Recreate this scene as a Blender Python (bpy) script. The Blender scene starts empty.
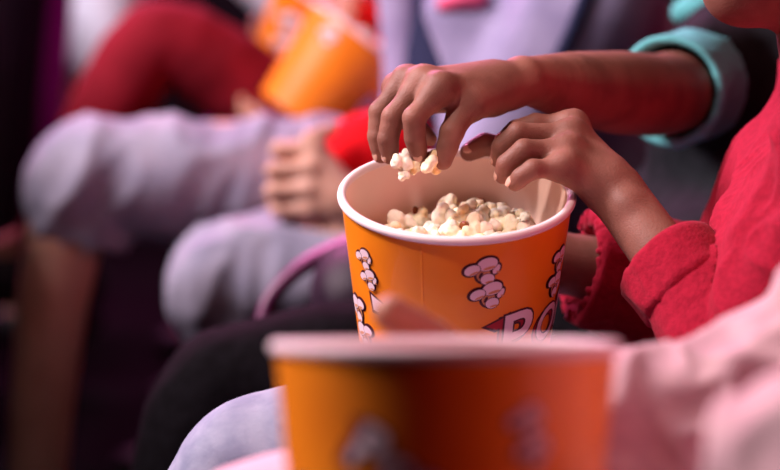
import bpy, bmesh, math, random
import numpy as np
from mathutils import Vector, Matrix
random.seed(7); np.random.seed(7)
PI = math.pi
sc = bpy.context.scene
COL = sc.collection

# ------------------------------------------------------------------ camera
FPX = 2008.0
CAM_Z = 0.955
PITCH = math.atan(295.0 / FPX)
cp, sp = math.cos(PITCH), math.sin(PITCH)
CAMP = Vector((0, 0, CAM_Z)); FWD = Vector((0, cp, -sp)); UP = Vector((0, sp, cp)); RIGHT = Vector((1, 0, 0))

def P(px, py, d):
    "point of the place seen at (px, py) of the 780x470 photograph, d metres in front of the camera"
    return CAMP + RIGHT * ((px - 390) / FPX * d) + UP * (-(py - 235) / FPX * d) + FWD * d

cam = bpy.data.cameras.new('camera'); cam_o = bpy.data.objects.new('camera', cam); COL.objects.link(cam_o)
cam.sensor_width = 36.0; cam.lens = FPX / 780 * 36.0
cam_o.location = CAMP; cam_o.rotation_euler = (PI / 2 - PITCH, 0, 0)
cam.clip_start = 0.05
cam.dof.use_dof = True; cam.dof.focus_distance = 1.59; cam.dof.aperture_fstop = 2.8; cam.dof.aperture_blades = 0
sc.camera = cam_o
sc.view_settings.view_transform = 'Standard'; sc.view_settings.look = 'None'
sc.view_settings.gamma = 1.0; sc.view_settings.exposure = 0.0; sc.view_settings.use_curve_mapping = False

# ------------------------------------------------------------------ materials
def mat(name, col, rough=0.6, var=None, vscale=30, vlo=0.4, vhi=0.6, bump=0.0, bscale=300, spec=0.3, sheen=0.0,
        sss=0.0, detail=3, trans=0.0, coat=0.0):
    m = bpy.data.materials.new(name); m.use_nodes = True
    nt = m.node_tree; b = nt.nodes['Principled BSDF']
    b.inputs['Base Color'].default_value = (*col, 1)
    b.inputs['Roughness'].default_value = rough
    b.inputs['Specular IOR Level'].default_value = spec
    b.inputs['Sheen Weight'].default_value = sheen
    b.inputs['Sheen Roughness'].default_value = 0.5
    b.inputs['Coat Weight'].default_value = coat
    if sss:
        b.inputs['Subsurface Weight'].default_value = sss
        b.inputs['Subsurface Radius'].default_value = (1.0, 0.35, 0.2)
        b.inputs['Subsurface Scale'].default_value = 0.004
    tc = nt.nodes.new('ShaderNodeTexCoord')
    if var is not None:
        n = nt.nodes.new('ShaderNodeTexNoise'); n.inputs['Scale'].default_value = vscale; n.inputs['Detail'].default_value = detail
        nt.links.new(tc.outputs['Object'], n.inputs['Vector'])
        r = nt.nodes.new('ShaderNodeValToRGB')
        r.color_ramp.elements[0].position = vlo; r.color_ramp.elements[0].color = (*col, 1)
        r.color_ramp.elements[1].position = vhi; r.color_ramp.elements[1].color = (*var, 1)
        nt.links.new(n.outputs['Fac'], r.inputs['Fac']); nt.links.new(r.outputs['Color'], b.inputs['Base Color'])
    if bump:
        n2 = nt.nodes.new('ShaderNodeTexNoise'); n2.inputs['Scale'].default_value = bscale; n2.inputs['Detail'].default_value = 2
        nt.links.new(tc.outputs['Object'], n2.inputs['Vector'])
        bp = nt.nodes.new('ShaderNodeBump'); bp.inputs['Strength'].default_value = bump; bp.inputs['Distance'].default_value = 0.001
        nt.links.new(n2.outputs['Fac'], bp.inputs['Height']); nt.links.new(bp.outputs['Normal'], b.inputs['Normal'])
    if trans:
        out = nt.nodes['Material Output']; t = nt.nodes.new('ShaderNodeBsdfTranslucent'); mx = nt.nodes.new('ShaderNodeMixShader')
        t.inputs['Color'].default_value = (*col, 1); mx.inputs[0].default_value = trans
        nt.links.new(b.outputs[0], mx.inputs[1]); nt.links.new(t.outputs[0], mx.inputs[2]); nt.links.new(mx.outputs[0], out.inputs['Surface'])
    return m

M = {}
M['skin_dark'] = mat('skin_dark', (0.27, 0.112, 0.082), 0.55, var=(0.20, 0.080, 0.058), vscale=28, bump=0.4, bscale=700, spec=0.28, sss=0.12)
M['skin_brown'] = mat('skin_brown', (0.25, 0.102, 0.076), 0.55, var=(0.19, 0.076, 0.055), vscale=28, bump=0.4, bscale=700, spec=0.28, sss=0.12)
M['skin_mid'] = mat('skin_mid', (0.50, 0.25, 0.17), 0.5, var=(0.42, 0.2, 0.13), vscale=20, spec=0.35, sss=0.15)
M['skin_light'] = mat('skin_light', (0.62, 0.36, 0.27), 0.5, var=(0.55, 0.30, 0.22), vscale=20, spec=0.35, sss=0.15)
M['nail'] = mat('nail', (0.62, 0.36, 0.28), 0.25, spec=0.5)
M['hair'] = mat('hair', (0.012, 0.008, 0.007), 0.5, bump=0.8, bscale=160)
M['eye'] = mat('eye', (0.7, 0.68, 0.65), 0.2)
M['red_fleece'] = mat('red_fleece', (0.33, 0.008, 0.030), 0.9, var=(0.27, 0.006, 0.024), vscale=200, bump=0.7, bscale=420, sheen=0.04, spec=0.1)
M['pink_cotton'] = mat('pink_cotton', (0.62, 0.41, 0.43), 0.85, var=(0.54, 0.34, 0.37), vscale=60, bump=0.35, bscale=350, sheen=0.1, spec=0.1)
M['pink_trousers'] = mat('pink_trousers', (0.76, 0.48, 0.58), 0.85, bump=0.3, spec=0.1)
M['black_shirt'] = mat('black_shirt', (0.007, 0.009, 0.012), 0.85, var=(0.011, 0.013, 0.017), vscale=60, bump=0.4, spec=0.15)
M['teal'] = mat('teal', (0.14, 0.52, 0.53), 0.85, bump=0.3, spec=0.1)
M['black_trousers'] = mat('black_trousers', (0.003, 0.0022, 0.0035), 0.9, var=(0.005, 0.004, 0.006), vscale=80, bump=0.4, spec=0.08)
M['blue_jeans'] = mat('blue_jeans', (0.23, 0.25, 0.36), 0.85, var=(0.32, 0.34, 0.45), vscale=50, vlo=.35, vhi=.65, bump=0.4, bscale=500, spec=0.1)
M['pale_denim'] = mat('pale_denim', (0.36, 0.35, 0.45), 0.9, var=(0.27, 0.27, 0.37), vscale=16, vlo=.4, vhi=.62, bump=0.4, bscale=300, spec=0.08)
M['lavender'] = mat('lavender', (0.37, 0.335, 0.52), 0.85, var=(0.29, 0.26, 0.43), vscale=14, bump=0.3, spec=0.1)
M['navy'] = mat('navy', (0.025, 0.028, 0.07), 0.85, spec=0.1)
M['hot_red'] = mat('hot_red', (0.75, 0.008, 0.015), 0.85, spec=0.1)
M['rose'] = mat('rose', (0.8, 0.12, 0.25), 0.85, spec=0.1)
M['maroon'] = mat('maroon', (0.22, 0.009, 0.02), 0.85, var=(0.15, 0.006, 0.014), vscale=12, bump=0.3, spec=0.1)
M['white_jeans'] = mat('white_jeans', (0.62, 0.66, 0.80), 0.9, spec=0.1)
M['magenta'] = mat('magenta', (0.36, 0.01, 0.27), 0.85, spec=0.1)
M['dark_top'] = mat('dark_top', (0.012, 0.01, 0.014), 0.9, spec=0.1)
M['shoe'] = mat('shoe', (0.03, 0.03, 0.035), 0.6)
M['seat_fabric'] = mat('seat_fabric', (0.012, 0.008, 0.012), 0.9, var=(0.02, 0.012, 0.018), vscale=40, bump=0.4, spec=0.1)
M['seat_plastic'] = mat('seat_plastic', (0.008, 0.008, 0.009), 0.5)
M['carpet'] = mat('carpet', (0.005, 0.003, 0.005), 0.95, var=(0.008, 0.004, 0.007), vscale=60, bump=0.6, bscale=200, spec=0.05)
M['wall_paint'] = mat('wall_paint', (0.010, 0.008, 0.011), 0.95, var=(0.014, 0.010, 0.014), vscale=3, spec=0.05)
M['bag'] = mat('bag', (0.020, 0.007, 0.020), 0.6, bump=0.2, bscale=400)
M['strap'] = mat('strap', (0.13, 0.016, 0.085), 0.42, bump=0.2, bscale=500, spec=0.5)
M['cup_print'] = mat('cup_print', (0.84, 0.235, 0.008), 0.42, var=(0.79, 0.205, 0.007), vscale=14, vlo=.45, vhi=.62, spec=0.35, coat=0.15)
M['cup_paper'] = mat('cup_paper', (0.94, 0.70, 0.60), 0.6, var=(0.91, 0.67, 0.57), vscale=10, spec=0.25)
M['cup_rim'] = mat('cup_rim', (0.82, 0.68, 0.70), 0.5, spec=0.3)
M['ink_dark'] = mat('ink_dark', (0.07, 0.008, 0.02), 0.45)
M['ink_lilac'] = mat('ink_lilac', (0.78, 0.60, 0.66), 0.45)
M['ink_tan'] = mat('ink_tan', (0.62, 0.27, 0.12), 0.45)
M['ink_red'] = mat('ink_red', (0.36, 0.012, 0.03), 0.45)
M['popcorn'] = mat('popcorn', (0.95, 0.84, 0.62), 0.75, var=(0.88, 0.58, 0.24), vscale=75, vlo=.52, vhi=.68, bump=0.4, bscale=600, spec=0.2, sss=0.1)
M['popcorn_white'] = mat('popcorn_white', (0.96, 0.88, 0.74), 0.75, var=(0.82, 0.62, 0.36), vscale=70, vlo=.56, vhi=.72, bump=0.4, bscale=600, spec=0.2, sss=0.1)
M['hull'] = mat('hull', (0.25, 0.07, 0.015), 0.35, spec=0.5)

# ------------------------------------------------------------------ mesh helpers
def mesh_np(name, V, F):
    me = bpy.data.meshes.new(name)
    V = np.asarray(V, np.float32); F = np.asarray(F, np.int32)
    me.vertices.add(len(V)); me.vertices.foreach_set('co', V.ravel())
    n = len(F); k = F.shape[1]
    me.loops.add(n * k); me.loops.foreach_set('vertex_index', F.ravel())
    me.polygons.add(n); me.polygons.foreach_set('loop_start', np.arange(0, n * k, k, dtype=np.int32))
    me.polygons.foreach_set('use_smooth', np.ones(n, bool))
    me.update(); me.validate()
    return me

def link(name, me, m=None, parent=None):
    o = bpy.data.objects.new(name, me); COL.objects.link(o)
    if m is not None:
        for x in (m if isinstance(m, (list, tuple)) else [m]): me.materials.append(x)
    if parent is not None: o.parent = parent
    return o

def obj_np(name, V, F, m, parent=None):
    V = np.asarray(V, np.float32)
    if parent is not None:      # world coordinates -> the parent's frame
        Mi = np.array(PARENT_INV[parent.name], np.float32)
        V = V @ Mi[:3, :3].T + Mi[:3, 3]
    return link(name, mesh_np(name, V, F), m, parent)

def obj_bm(name, bm, m, parent=None, smooth=True):
    me = bpy.data.meshes.new(name); bm.to_mesh(me); bm.free()
    if smooth:
        for p in me.polygons: p.use_smooth = True
    return link(name, me, m, parent)

PARENT_INV = {}
def thing(name, label, cat, loc=(0, 0, 0), group=None, matrix=None):
    o = bpy.data.objects.new(name, None); COL.objects.link(o); o.empty_display_size = 0.05
    if matrix is None: matrix = Matrix.Translation(Vector(loc))
    o.matrix_world = matrix
    o['label'] = label; o['category'] = cat
    if group: o['group'] = group
    PARENT_INV[o.name] = matrix.inverted()
    return o

def tag(o, label=None, cat=None, group=None, kind=None):
    if label: o['label'] = label
    if cat: o['category'] = cat
    if group: o['group'] = group
    if kind: o['kind'] = kind
    return o

def bm_box(bm, lo, hi, bev=0.0, seg=3):
    lo = Vector(lo); hi = Vector(hi)
    r = bmesh.ops.create_cube(bm, size=1.0, matrix=Matrix.Translation((lo + hi) / 2) @ Matrix.Diagonal((*(hi - lo), 1)))
    if bev:
        es = list({e for v in r['verts'] for e in v.link_edges})
        bmesh.ops.bevel(bm, geom=es, offset=bev, segments=seg, profile=0.6, affect='EDGES')

# ------------------------------------------------------------------ implicit surfaces
def smin(a, b, k):
    if k <= 0: return np.minimum(a, b)
    h = np.maximum(k - np.abs(a - b), 0) / k
    return np.minimum(a, b) - h * h * (k * 0.25)

BIG = 0.06
class Field:
    def __init__(s, lo, hi, h):
        s.h = h; s.lo = np.array(lo, np.float32); n = np.ceil((np.array(hi) - s.lo) / h).astype(int) + 1
        s.n = n; s.ax = [s.lo[i] + h * np.arange(n[i], dtype=np.float32) for i in range(3)]
        s.D = np.full(n, BIG, np.float32)
    def sub(s, lo, hi):
        sl = []
        for i in range(3):
            a = int(max(0, math.floor((lo[i] - s.lo[i]) / s.h))); b = int(min(s.n[i], math.ceil((hi[i] - s.lo[i]) / s.h) + 1))
            if b <= a: return None, None
            sl.append(slice(a, b))
        X = (s.ax[0][sl[0]][:, None, None], s.ax[1][sl[1]][None, :, None], s.ax[2][sl[2]][None, None, :])
        return tuple(sl), X
    def dcone(s, a, b, ra, rb, mg):
        a = np.array(a, np.float32); b = np.array(b, np.float32); R = max(ra, rb) + mg
        sl, X = s.sub(np.minimum(a, b) - R, np.maximum(a, b) + R)
        if sl is None: return None, None
        ba = b - a; L = float(ba @ ba) + 1e-12
        t = np.clip(((X[0] - a[0]) * ba[0] + (X[1] - a[1]) * ba[1] + (X[2] - a[2]) * ba[2]) / L, 0, 1)
        d = np.sqrt((X[0] - a[0] - t * ba[0])**2 + (X[1] - a[1] - t * ba[1])**2 + (X[2] - a[2] - t * ba[2])**2) - (ra + (rb - ra) * t)
        return sl, d
    def dell(s, c, r, R, mg):
        c = np.array(c, np.float32); r = np.array(r, np.float32); m = float(r.max()) + mg
        sl, X = s.sub(c - m, c + m)
        if sl is None: return None, None
        x, y, z = X[0] - c[0], X[1] - c[1], X[2] - c[2]
        if R is None: q = (x + 0 * y + 0 * z, y + 0 * x + 0 * z, z + 0 * x + 0 * y)
        else: q = [R[i][0] * x + R[i][1] * y + R[i][2] * z for i in range(3)]
        k0 = np.sqrt((q[0] / r[0])**2 + (q[1] / r[1])**2 + (q[2] / r[2])**2)
        k1 = np.sqrt((q[0] / r[0]**2)**2 + (q[1] / r[1]**2)**2 + (q[2] / r[2]**2)**2) + 1e-6
        return sl, (k0 * (k0 - 1) / k1).astype(np.float32)
    def dchain(s, pts, rads, mg):
        "several tapered lengths in a row, joined without swelling at the joints"
        A = np.array(pts, np.float32); Rm = max(rads) + mg
        sl, X = s.sub(A.min(0) - Rm, A.max(0) + Rm)
        if sl is None: return None, None
        out = None
        for i in range(len(pts) - 1):
            a, b = A[i], A[i+1]; ba = b - a; L = float(ba @ ba) + 1e-12
            t = np.clip(((X[0] - a[0]) * ba[0] + (X[1] - a[1]) * ba[1] + (X[2] - a[2]) * ba[2]) / L, 0, 1)
            d = np.sqrt((X[0] - a[0] - t * ba[0])**2 + (X[1] - a[1] - t * ba[1])**2 + (X[2] - a[2] - t * ba[2])**2) - (rads[i] + (rads[i+1] - rads[i]) * t)
            out = d if out is None else np.minimum(out, d)
        return sl, out
    def add(s, prim, k):
        mg = k + 4 * s.h
        if prim[0] == 'ch':
            sl, d = s.dchain(prim[1], prim[2], mg)
            if sl is not None: s.D[sl] = smin(s.D[sl], d, k)
            return
        if prim[0] == 'c': sl, d = s.dcone(prim[1], prim[2], prim[3], prim[4], mg)
        else: sl, d = s.dell(prim[1], prim[2], prim[3] if len(prim) > 3 else None, mg)
        if sl is not None: s.D[sl] = smin(s.D[sl], d, k)
    def cut(s, prim, k=0.0):
        mg = k + 4 * s.h
        if prim[0] == 'c': sl, d = s.dcone(prim[1], prim[2], prim[3], prim[4], mg)
        else: sl, d = s.dell(prim[1], prim[2], prim[3] if len(prim) > 3 else None, mg)
        if sl is not None: s.D[sl] = -smin(-s.D[sl], d, k)
    def cut_plane(s, p, n):
        "remove what lies on the side n points to"
        d = (s.ax[0][:, None, None] - p[0]) * n[0] + (s.ax[1][None, :, None] - p[1]) * n[1] + (s.ax[2][None, None, :] - p[2]) * n[2]
        s.D = np.maximum(s.D, d.astype(np.float32))
    def mesh(s): return surface_nets(s.D, s.lo, s.h)

CORN = [(0,0,0),(1,0,0),(0,1,0),(1,1,0),(0,0,1),(1,0,1),(0,1,1),(1,1,1)]
EDG = [(0,1),(2,3),(4,5),(6,7),(0,2),(1,3),(4,6),(5,7),(0,4),(1,5),(2,6),(3,7)]
def surface_nets(D, lo, h):
    D = D.copy()
    D[0] = D[-1] = BIG; D[:, 0] = D[:, -1] = BIG; D[:, :, 0] = D[:, :, -1] = BIG
    ins = D < 0
    nx, ny, nz = D.shape
    S = np.zeros((nx-1, ny-1, nz-1), np.uint8)
    for c in CORN: S += ins[c[0]:nx-1+c[0], c[1]:ny-1+c[1], c[2]:nz-1+c[2]]
    act = (S > 0) & (S < 8)
    idx = np.argwhere(act)
    vals = np.stack([D[idx[:,0]+c[0], idx[:,1]+c[1], idx[:,2]+c[2]] for c in CORN], 1)
    acc = np.zeros((len(idx), 3), np.float32); cnt = np.zeros(len(idx), np.float32)
    C = np.array(CORN, np.float32)
    for i, j in EDG:
        a, b = vals[:, i], vals[:, j]; cr = (a < 0) != (b < 0)
        t = np.where(cr, a / np.where(cr, a - b, 1), 0)
        acc += np.where(cr[:, None], C[i] + t[:, None] * (C[j] - C[i]), 0); cnt += cr
    V = lo + h * (idx + acc / cnt[:, None])
    ids = np.full(act.shape, -1, np.int32); ids[act] = np.arange(len(idx))
    FS = []
    # x edges
    e = np.argwhere(ins[:-1, 1:-1, 1:-1] != ins[1:, 1:-1, 1:-1]); i, j, k = e[:,0], e[:,1]+1, e[:,2]+1
    q = np.stack([ids[i,j-1,k-1], ids[i,j,k-1], ids[i,j,k], ids[i,j-1,k]], 1); f = ins[i,j,k]; q[~f] = q[~f][:, ::-1]; FS.append(q)
    e = np.argwhere(ins[1:-1, :-1, 1:-1] != ins[1:-1, 1:, 1:-1]); i, j, k = e[:,0]+1, e[:,1], e[:,2]+1
    q = np.stack([ids[i-1,j,k-1], ids[i-1,j,k], ids[i,j,k], ids[i,j,k-1]], 1); f = ins[i,j,k]; q[~f] = q[~f][:, ::-1]; FS.append(q)
    e = np.argwhere(ins[1:-1, 1:-1, :-1] != ins[1:-1, 1:-1, 1:]); i, j, k = e[:,0]+1, e[:,1]+1, e[:,2]
    q = np.stack([ids[i-1,j-1,k], ids[i,j-1,k], ids[i,j,k], ids[i-1,j,k]], 1); f = ins[i,j,k]; q[~f] = q[~f][:, ::-1]; FS.append(q)
    return V.astype(np.float32), np.concatenate(FS)

def normals(V, F):
    N = np.zeros_like(V)
    a, b, c, d = (V[F[:, i]] for i in range(4))
    n = np.cross(c - a, d - b)
    for i in range(4): np.add.at(N, F[:, i], n)
    return N / (np.linalg.norm(N, axis=1, keepdims=True) + 1e-12)

def smooth(V, F, it=2, lam=0.5):
    for _ in range(it):
        A = np.zeros_like(V); n = np.zeros(len(V), np.float32)
        for i in range(4):
            p, q = F[:, i], F[:, (i + 1) % 4]
            np.add.at(A, p, V[q]); np.add.at(n, p, 1); np.add.at(A, q, V[p]); np.add.at(n, q, 1)
        V = V + lam * (A / n[:, None] - V)
    return V

def vnoise(X, seed=0):
    I = np.floor(X).astype(np.int64); f = X - I; f = f * f * (3 - 2 * f)
    def hsh(i, j, k):
        n = (i * 374761393 + j * 668265263 + k * 1274126177 + seed * 1442695041) & 0xffffffff
        n = ((n ^ (n >> 13)) * 1274126177) & 0xffffffff
        return ((n ^ (n >> 16)) & 0xffff) / 65535.0
    r = 0
    for c in CORN:
        w = (f[:,0] if c[0] else 1-f[:,0]) * (f[:,1] if c[1] else 1-f[:,1]) * (f[:,2] if c[2] else 1-f[:,2])
        r = r + w * hsh(I[:,0]+c[0], I[:,1]+c[1], I[:,2]+c[2])
    return r

def folds(V, F, amp, scale=9.0, axis=(0, 0, 1), stretch=0.35, seed=1, fine=0.3):
    "soft cloth folds: ridged noise, drawn out along one direction"
    if amp <= 0: return V
    N = normals(V, F)
    ax = np.array(axis, np.float64); ax /= np.linalg.norm(ax)
    X = V.astype(np.float64); along = X @ ax
    X = X - np.outer(along, ax) * (1 - stretch)
    w = np.stack([vnoise(X * scale * .6 + 7.1, seed + 11), vnoise(X * scale * .6 + 3.3, seed + 12), vnoise(X * scale * .6 + 9.2, seed + 13)], 1)
    Y = X * scale + w * 1.5
    r = 1 - np.abs(2 * vnoise(Y, seed) - 1)
    r2 = 1 - np.abs(2 * vnoise(Y * 2.3 + 5, seed + 3) - 1)
    d = amp * ((r ** 2 - .4) + fine * (r2 ** 2 - .4))
    return (V + N * d[:, None]).astype(np.float32)

def bounds(prims, pad):
    lo = np.full(3, 1e9); hi = np.full(3, -1e9)
    for p in prims:
        if p[0] == 'ch':
            for q, r in zip(p[1], p[2]): lo = np.minimum(lo, np.array(q) - r); hi = np.maximum(hi, np.array(q) + r)
        elif p[0] == 'c':
            for q, r in ((p[1], p[3]), (p[2], p[4])):
                lo = np.minimum(lo, np.array(q) - r); hi = np.maximum(hi, np.array(q) + r)
        else:
            m = max(p[2]); lo = np.minimum(lo, np.array(p[1]) - m); hi = np.maximum(hi, np.array(p[1]) + m)
    return lo - pad, hi + pad

def chain(pts, rads, n=5):
    "one flowing tapered tube through the points: rounded bends, smoothly changing radius"
    Q = [np.array([*p, r], np.float64) for p, r in zip(pts, rads)]
    if len(Q) == 2: return [('ch', [tuple(q[:3]) for q in Q], [float(q[3]) for q in Q])]
    out = []
    for i in range(len(Q) - 1):
        a, b, c, d = Q[max(i-1, 0)], Q[i], Q[i+1], Q[min(i+2, len(Q)-1)]
        lb = np.linalg.norm(c[:3] - b[:3]) + 1e-9
        m1 = (c - a) / (np.linalg.norm(c[:3] - b[:3]) + np.linalg.norm(b[:3] - a[:3]) + 1e-9) * lb
        m2 = (d - b) / (np.linalg.norm(d[:3] - c[:3]) + np.linalg.norm(c[:3] - b[:3]) + 1e-9) * lb
        for j in range(n):
            t = j / n; out.append((2*t**3-3*t*t+1)*b + (t**3-2*t*t+t)*m1*.6 + (-2*t**3+3*t*t)*c + (t**3-t*t)*m2*.6)
    out.append(Q[-1])
    return [('ch', [tuple(q[:3]) for q in out], [float(q[3]) for q in out])]

def solid(prims, h, k, cuts=(), planes=(), it=1):
    lo, hi = bounds(prims, 4 * h)
    f = Field(lo, hi, h)
    for p in prims: f.add(p, k)
    for c in cuts:
        if len(c) > 1 and isinstance(c[0], tuple): f.cut(c[0], c[1])
        else: f.cut(c)
    for p, n in planes: f.cut_plane(p, n)
    V, F = f.mesh()
    return smooth(V, F, it), F

def hand_solid(palm, fingers, h, kp=0.011, kf=0.008, kj=0.0025):
    allp = palm + [p for f in fingers for p in f]
    lo, hi = bounds(allp, 4 * h)
    base = Field(lo, hi, h)
    for p in palm: base.add(p, kp)
    out = base.D.copy()
    for fg in fingers:
        g = Field(lo, hi, h)
        for p in fg: g.add(p, kj)
        out = np.minimum(out, smin(base.D, g.D, kf))
    V, F = surface_nets(out, base.lo, h)
    return smooth(V, F, 2), F

def merge(parts):
    VS, FS, o = [], [], 0
    for V, F in parts: VS.append(V); FS.append(F + o); o += len(V)
    return np.concatenate(VS), np.concatenate(FS)

def lerp(a, b, t): return Vector(a) * (1 - t) + Vector(b) * t

# ------------------------------------------------------------------ people
def finger(pts, r0, r1):
    "a finger: knuckle, two joints and tip, a little thicker at each joint"
    n = len(pts); pr = []
    rr = [r0 + (r1 - r0) * i / (n - 1) for i in range(n)]
    for i in range(n - 1):
        a, b = Vector(pts[i]), Vector(pts[i+1]); m = (a + b) / 2; rm = (rr[i] + rr[i+1]) / 2 * 0.965
        pr.append(('c', tuple(a), tuple(m), rr[i], rm)); pr.append(('c', tuple(m), tuple(b), rm, rr[i+1] * (1.03 if i < n - 2 else .92)))
    return pr

def relaxed_hand(w, dr, back, thumb_side, s=1.0, curl=0.7):
    "palm and five bent fingers from wrist w along dr; back = direction the back of the hand faces"
    w = Vector(w); dr = Vector(dr).normalized(); back = Vector(back); back = (back - dr * back.dot(dr)).normalized(); sd = Vector(thumb_side)
    sd = (sd - dr * sd.dot(dr) - back * sd.dot(back)).normalized()
    palm = []; fs = []
    for i, (off, L) in enumerate(((.030, .075), (.010, .078), (-.010, .074), (-.028, .067))):
        m = w + dr * L * s + sd * off * s
        palm.append(('c', tuple(w + sd * off * .55 * s), tuple(m), .013 * s, .0105 * s))
        ls = [.042, .026, .021] if i in (1, 2) else ([.038, .023, .020] if i == 0 else [.031, .019, .018])
        p = m; a = 0.25; pts = [m]
        for l in ls:
            a += curl; p = p + (dr * math.cos(a) - back * math.sin(a)) * l * s; pts.append(p)
        fs.append(finger(pts, .0095 * s, .0072 * s))
    b = w + dr * .02 * s + sd * .018 * s - back * .008 * s
    t1 = w + dr * .05 * s + sd * .045 * s - back * .02 * s; t2 = t1 + dr * .03 * s + sd * .008 * s - back * .012 * s; t3 = t2 + dr * .024 * s - back * .012 * s
    palm.append(('c', tuple(b), tuple(t1), .015 * s, .0125 * s))
    fs.append(finger([t1, t2, t3], .0115 * s, .0085 * s))
    return palm, fs

def head_solid(c, face, s=1.0, h=0.0035, neck=None):
    "head with jaw, nose, lips, brow and ears; face = direction it looks"
    c = Vector(c); f = Vector(face).normalized(); y = Vector((0, 0, 1)).cross(f).normalized(); z = f.cross(y)
    R = np.array([f, y, z], np.float32)
    def L(a, b, d): return tuple(c + (f * a + y * b + z * d) * s)
    def E(p, r): return ('e', L(*p), tuple(x * s for x in r), R)
    pr = [E((-.012, 0, .03), (.098, .076, .095)), E((.022, 0, -.045), (.066, .056, .066)), E((.055, 0, -.09), (.026, .028, .022)),
          E((.045, 0, .0), (.045, .058, .06))]
    F = Field(*bounds(pr + [('e', L(0, 0, 0), (.15 * s,) * 3)], .01), h)
    for p in pr: F.add(p, .03)
    F.add(('c', L(.085, 0, .02), L(.108, 0, -.022), .008 * s, .013 * s), .012)
    for q in (-1, 1):
        F.add(E((.098, q * .011, -.026), (.010, .008, .008)), .006)
        F.add(('c', L(.083, q * .012, .034), L(.07, q * .045, .036), .008 * s, .008 * s), .012)
        F.cut(E((.09, q * .032, .015), (.016, .016, .011)), .012)
        F.add(E((.073, q * .032, .013), (.012, .013, .010)), .002)
        F.add(E((-.012, q * .078, -.002), (.016, .008, .03)), .006)
        F.cut(E((-.008, q * .086, .0), (.008, .005, .016)), .004)
    F.add(('c', L(.083, -.018, -.055), L(.083, .018, -.055), .006 * s, .006 * s), .008)
    F.add(('c', L(.081, -.016, -.066), L(.081, .016, -.066), .0075 * s, .0075 * s), .008)
    F.cut(('c', L(.095, -.022, -.0605), L(.095, .022, -.0605), .0035 * s, .0035 * s), .004)
    if neck is not None: F.add(('c', L(-.02, 0, -.04), tuple(neck), .052 * s, .056 * s), .02)
    V, Fc = F.mesh()
    hp = [E((-.022, 0, .042), (.101, .083, .1)), E((-.055, 0, -.02), (.06, .076, .08))]
    hf = Field(*bounds(hp, .02), .006)
    for p in hp: hf.add(p, .03)
    hf.cut(E((.09, 0, -.02), (.075, .07, .085)), .01); hf.cut(E((.02, 0, -.1), (.09, .2, .075)), .01)
    HV, HF = hf.mesh(); HV = folds(HV, HF, .006, 40, (0, 0, 1), .25, 5)
    return (smooth(V, Fc, 1), Fc), (HV, HF)

def torso(J, r_hip=.105, r_ch=.10, r_sh=.055, grow=0.0, low=0.0):
    hl, hr, sl, sr = (Vector(J[k]) for k in ('hipL', 'hipR', 'shL', 'shR'))
    hm, sm = (hl + hr) / 2, (sl + sr) / 2
    pr = []
    a, b = lerp(hl, hm, .15), lerp(hr, hm, .15)
    ca, cb = lerp(sl, sm, .45), lerp(sr, sm, .45)
    dn = (hm - sm).normalized()
    ca, cb = ca + dn * .09, cb + dn * .09
    a2, b2 = lerp(a, ca, low), lerp(b, cb, low)
    g = grow
    pr += [('c', tuple(a2), tuple(ca), r_hip + g, r_ch + g), ('c', tuple(b2), tuple(cb), r_hip + g, r_ch + g),
           ('c', tuple(ca), tuple(cb), r_ch + g, r_ch + g), ('c', tuple(a2), tuple(b2), r_hip + g, r_hip + g),
           ('c', tuple(sl), tuple(sr), r_sh + g, r_sh + g), ('c', tuple(lerp(sl, sm, .3)), tuple(ca), r_sh + g, r_ch * .9 + g), ('c', tuple(lerp(sr, sm, .3)), tuple(cb), r_sh + g, r_ch * .9 + g)]
    return pr

def person(label, J, skin, body_extra, hands=None, head_s=1.0, arms=('L', 'R'), forearms=('L', 'R'), rt=.066, h=.008, legr=(.07, .052, .034)):
    hm = (Vector(J['hipL']) + Vector(J['hipR'])) / 2
    root = thing('person', label, 'person', (hm.x, hm.y, hm.z - .09), 'people seated in the row')
    pr = torso(J, .095, .088, .045)
    for q in 'LR':
        pr += chain([J['hip'+q], J['knee'+q], J['ankle'+q]], [legr[0] , legr[1], legr[2]])
        a = Vector(J['ankle'+q]); pr += [('c', tuple(a), tuple(a + Vector((-.15, 0, -.05))), .034, .026)]
        if q in arms: pr += chain([J['sh'+q], J['elbow'+q]], [.042, .035])
        if q in forearms: pr += chain([J['elbow'+q], J['wrist'+q]], [.036, .024])
    sm = (Vector(J['shL']) + Vector(J['shR'])) / 2
    pr += [('c', tuple(sm), tuple(lerp(sm, J['head'], .55)), .06, .05)]
    parts = [solid(pr, h, .03)]
    (hv, hair) = head_solid(J['head'], J['face'], head_s, .004, neck=sm)
    parts.append(hv); parts += body_extra
    V, F = merge(parts)
    obj_np('body', V, F, M[skin], root)
    obj_np('hair', *hair, M['hair'], root)
    for q in 'LR':
        a = Vector(J['ankle'+q])
        sv = solid([('c', tuple(a + Vector((.03, 0, -.045))), tuple(a + Vector((-.15, 0, -.055))), .045, .036), ('c', tuple(a + Vector((.02, 0, .01))), tuple(a + Vector((.02, 0, -.03))), .046, .046)], .008, .03)
        obj_np('shoe', *sv, M['shoe'], root)
    return root

def garment(name, root, prims, m, h=.006, k=.035, amp=.004, scale=9, axis=(0, 0, 1), stretch=.35, seed=1, cuts=(), planes=(), fine=.3, it=1):
    V, F = solid(prims, h, k, cuts, planes, it)
    V = folds(V, F, amp, scale, axis, stretch, seed, fine)
    return obj_np(name, V, F, M[m], root)

def snap(o, p):
    "nearest point on the surface of a garment"
    mw = o.parent.matrix_basis
    ok, q, n, i = o.closest_point_on_mesh(mw.inverted() @ Vector(p))
    return mw @ q

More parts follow.
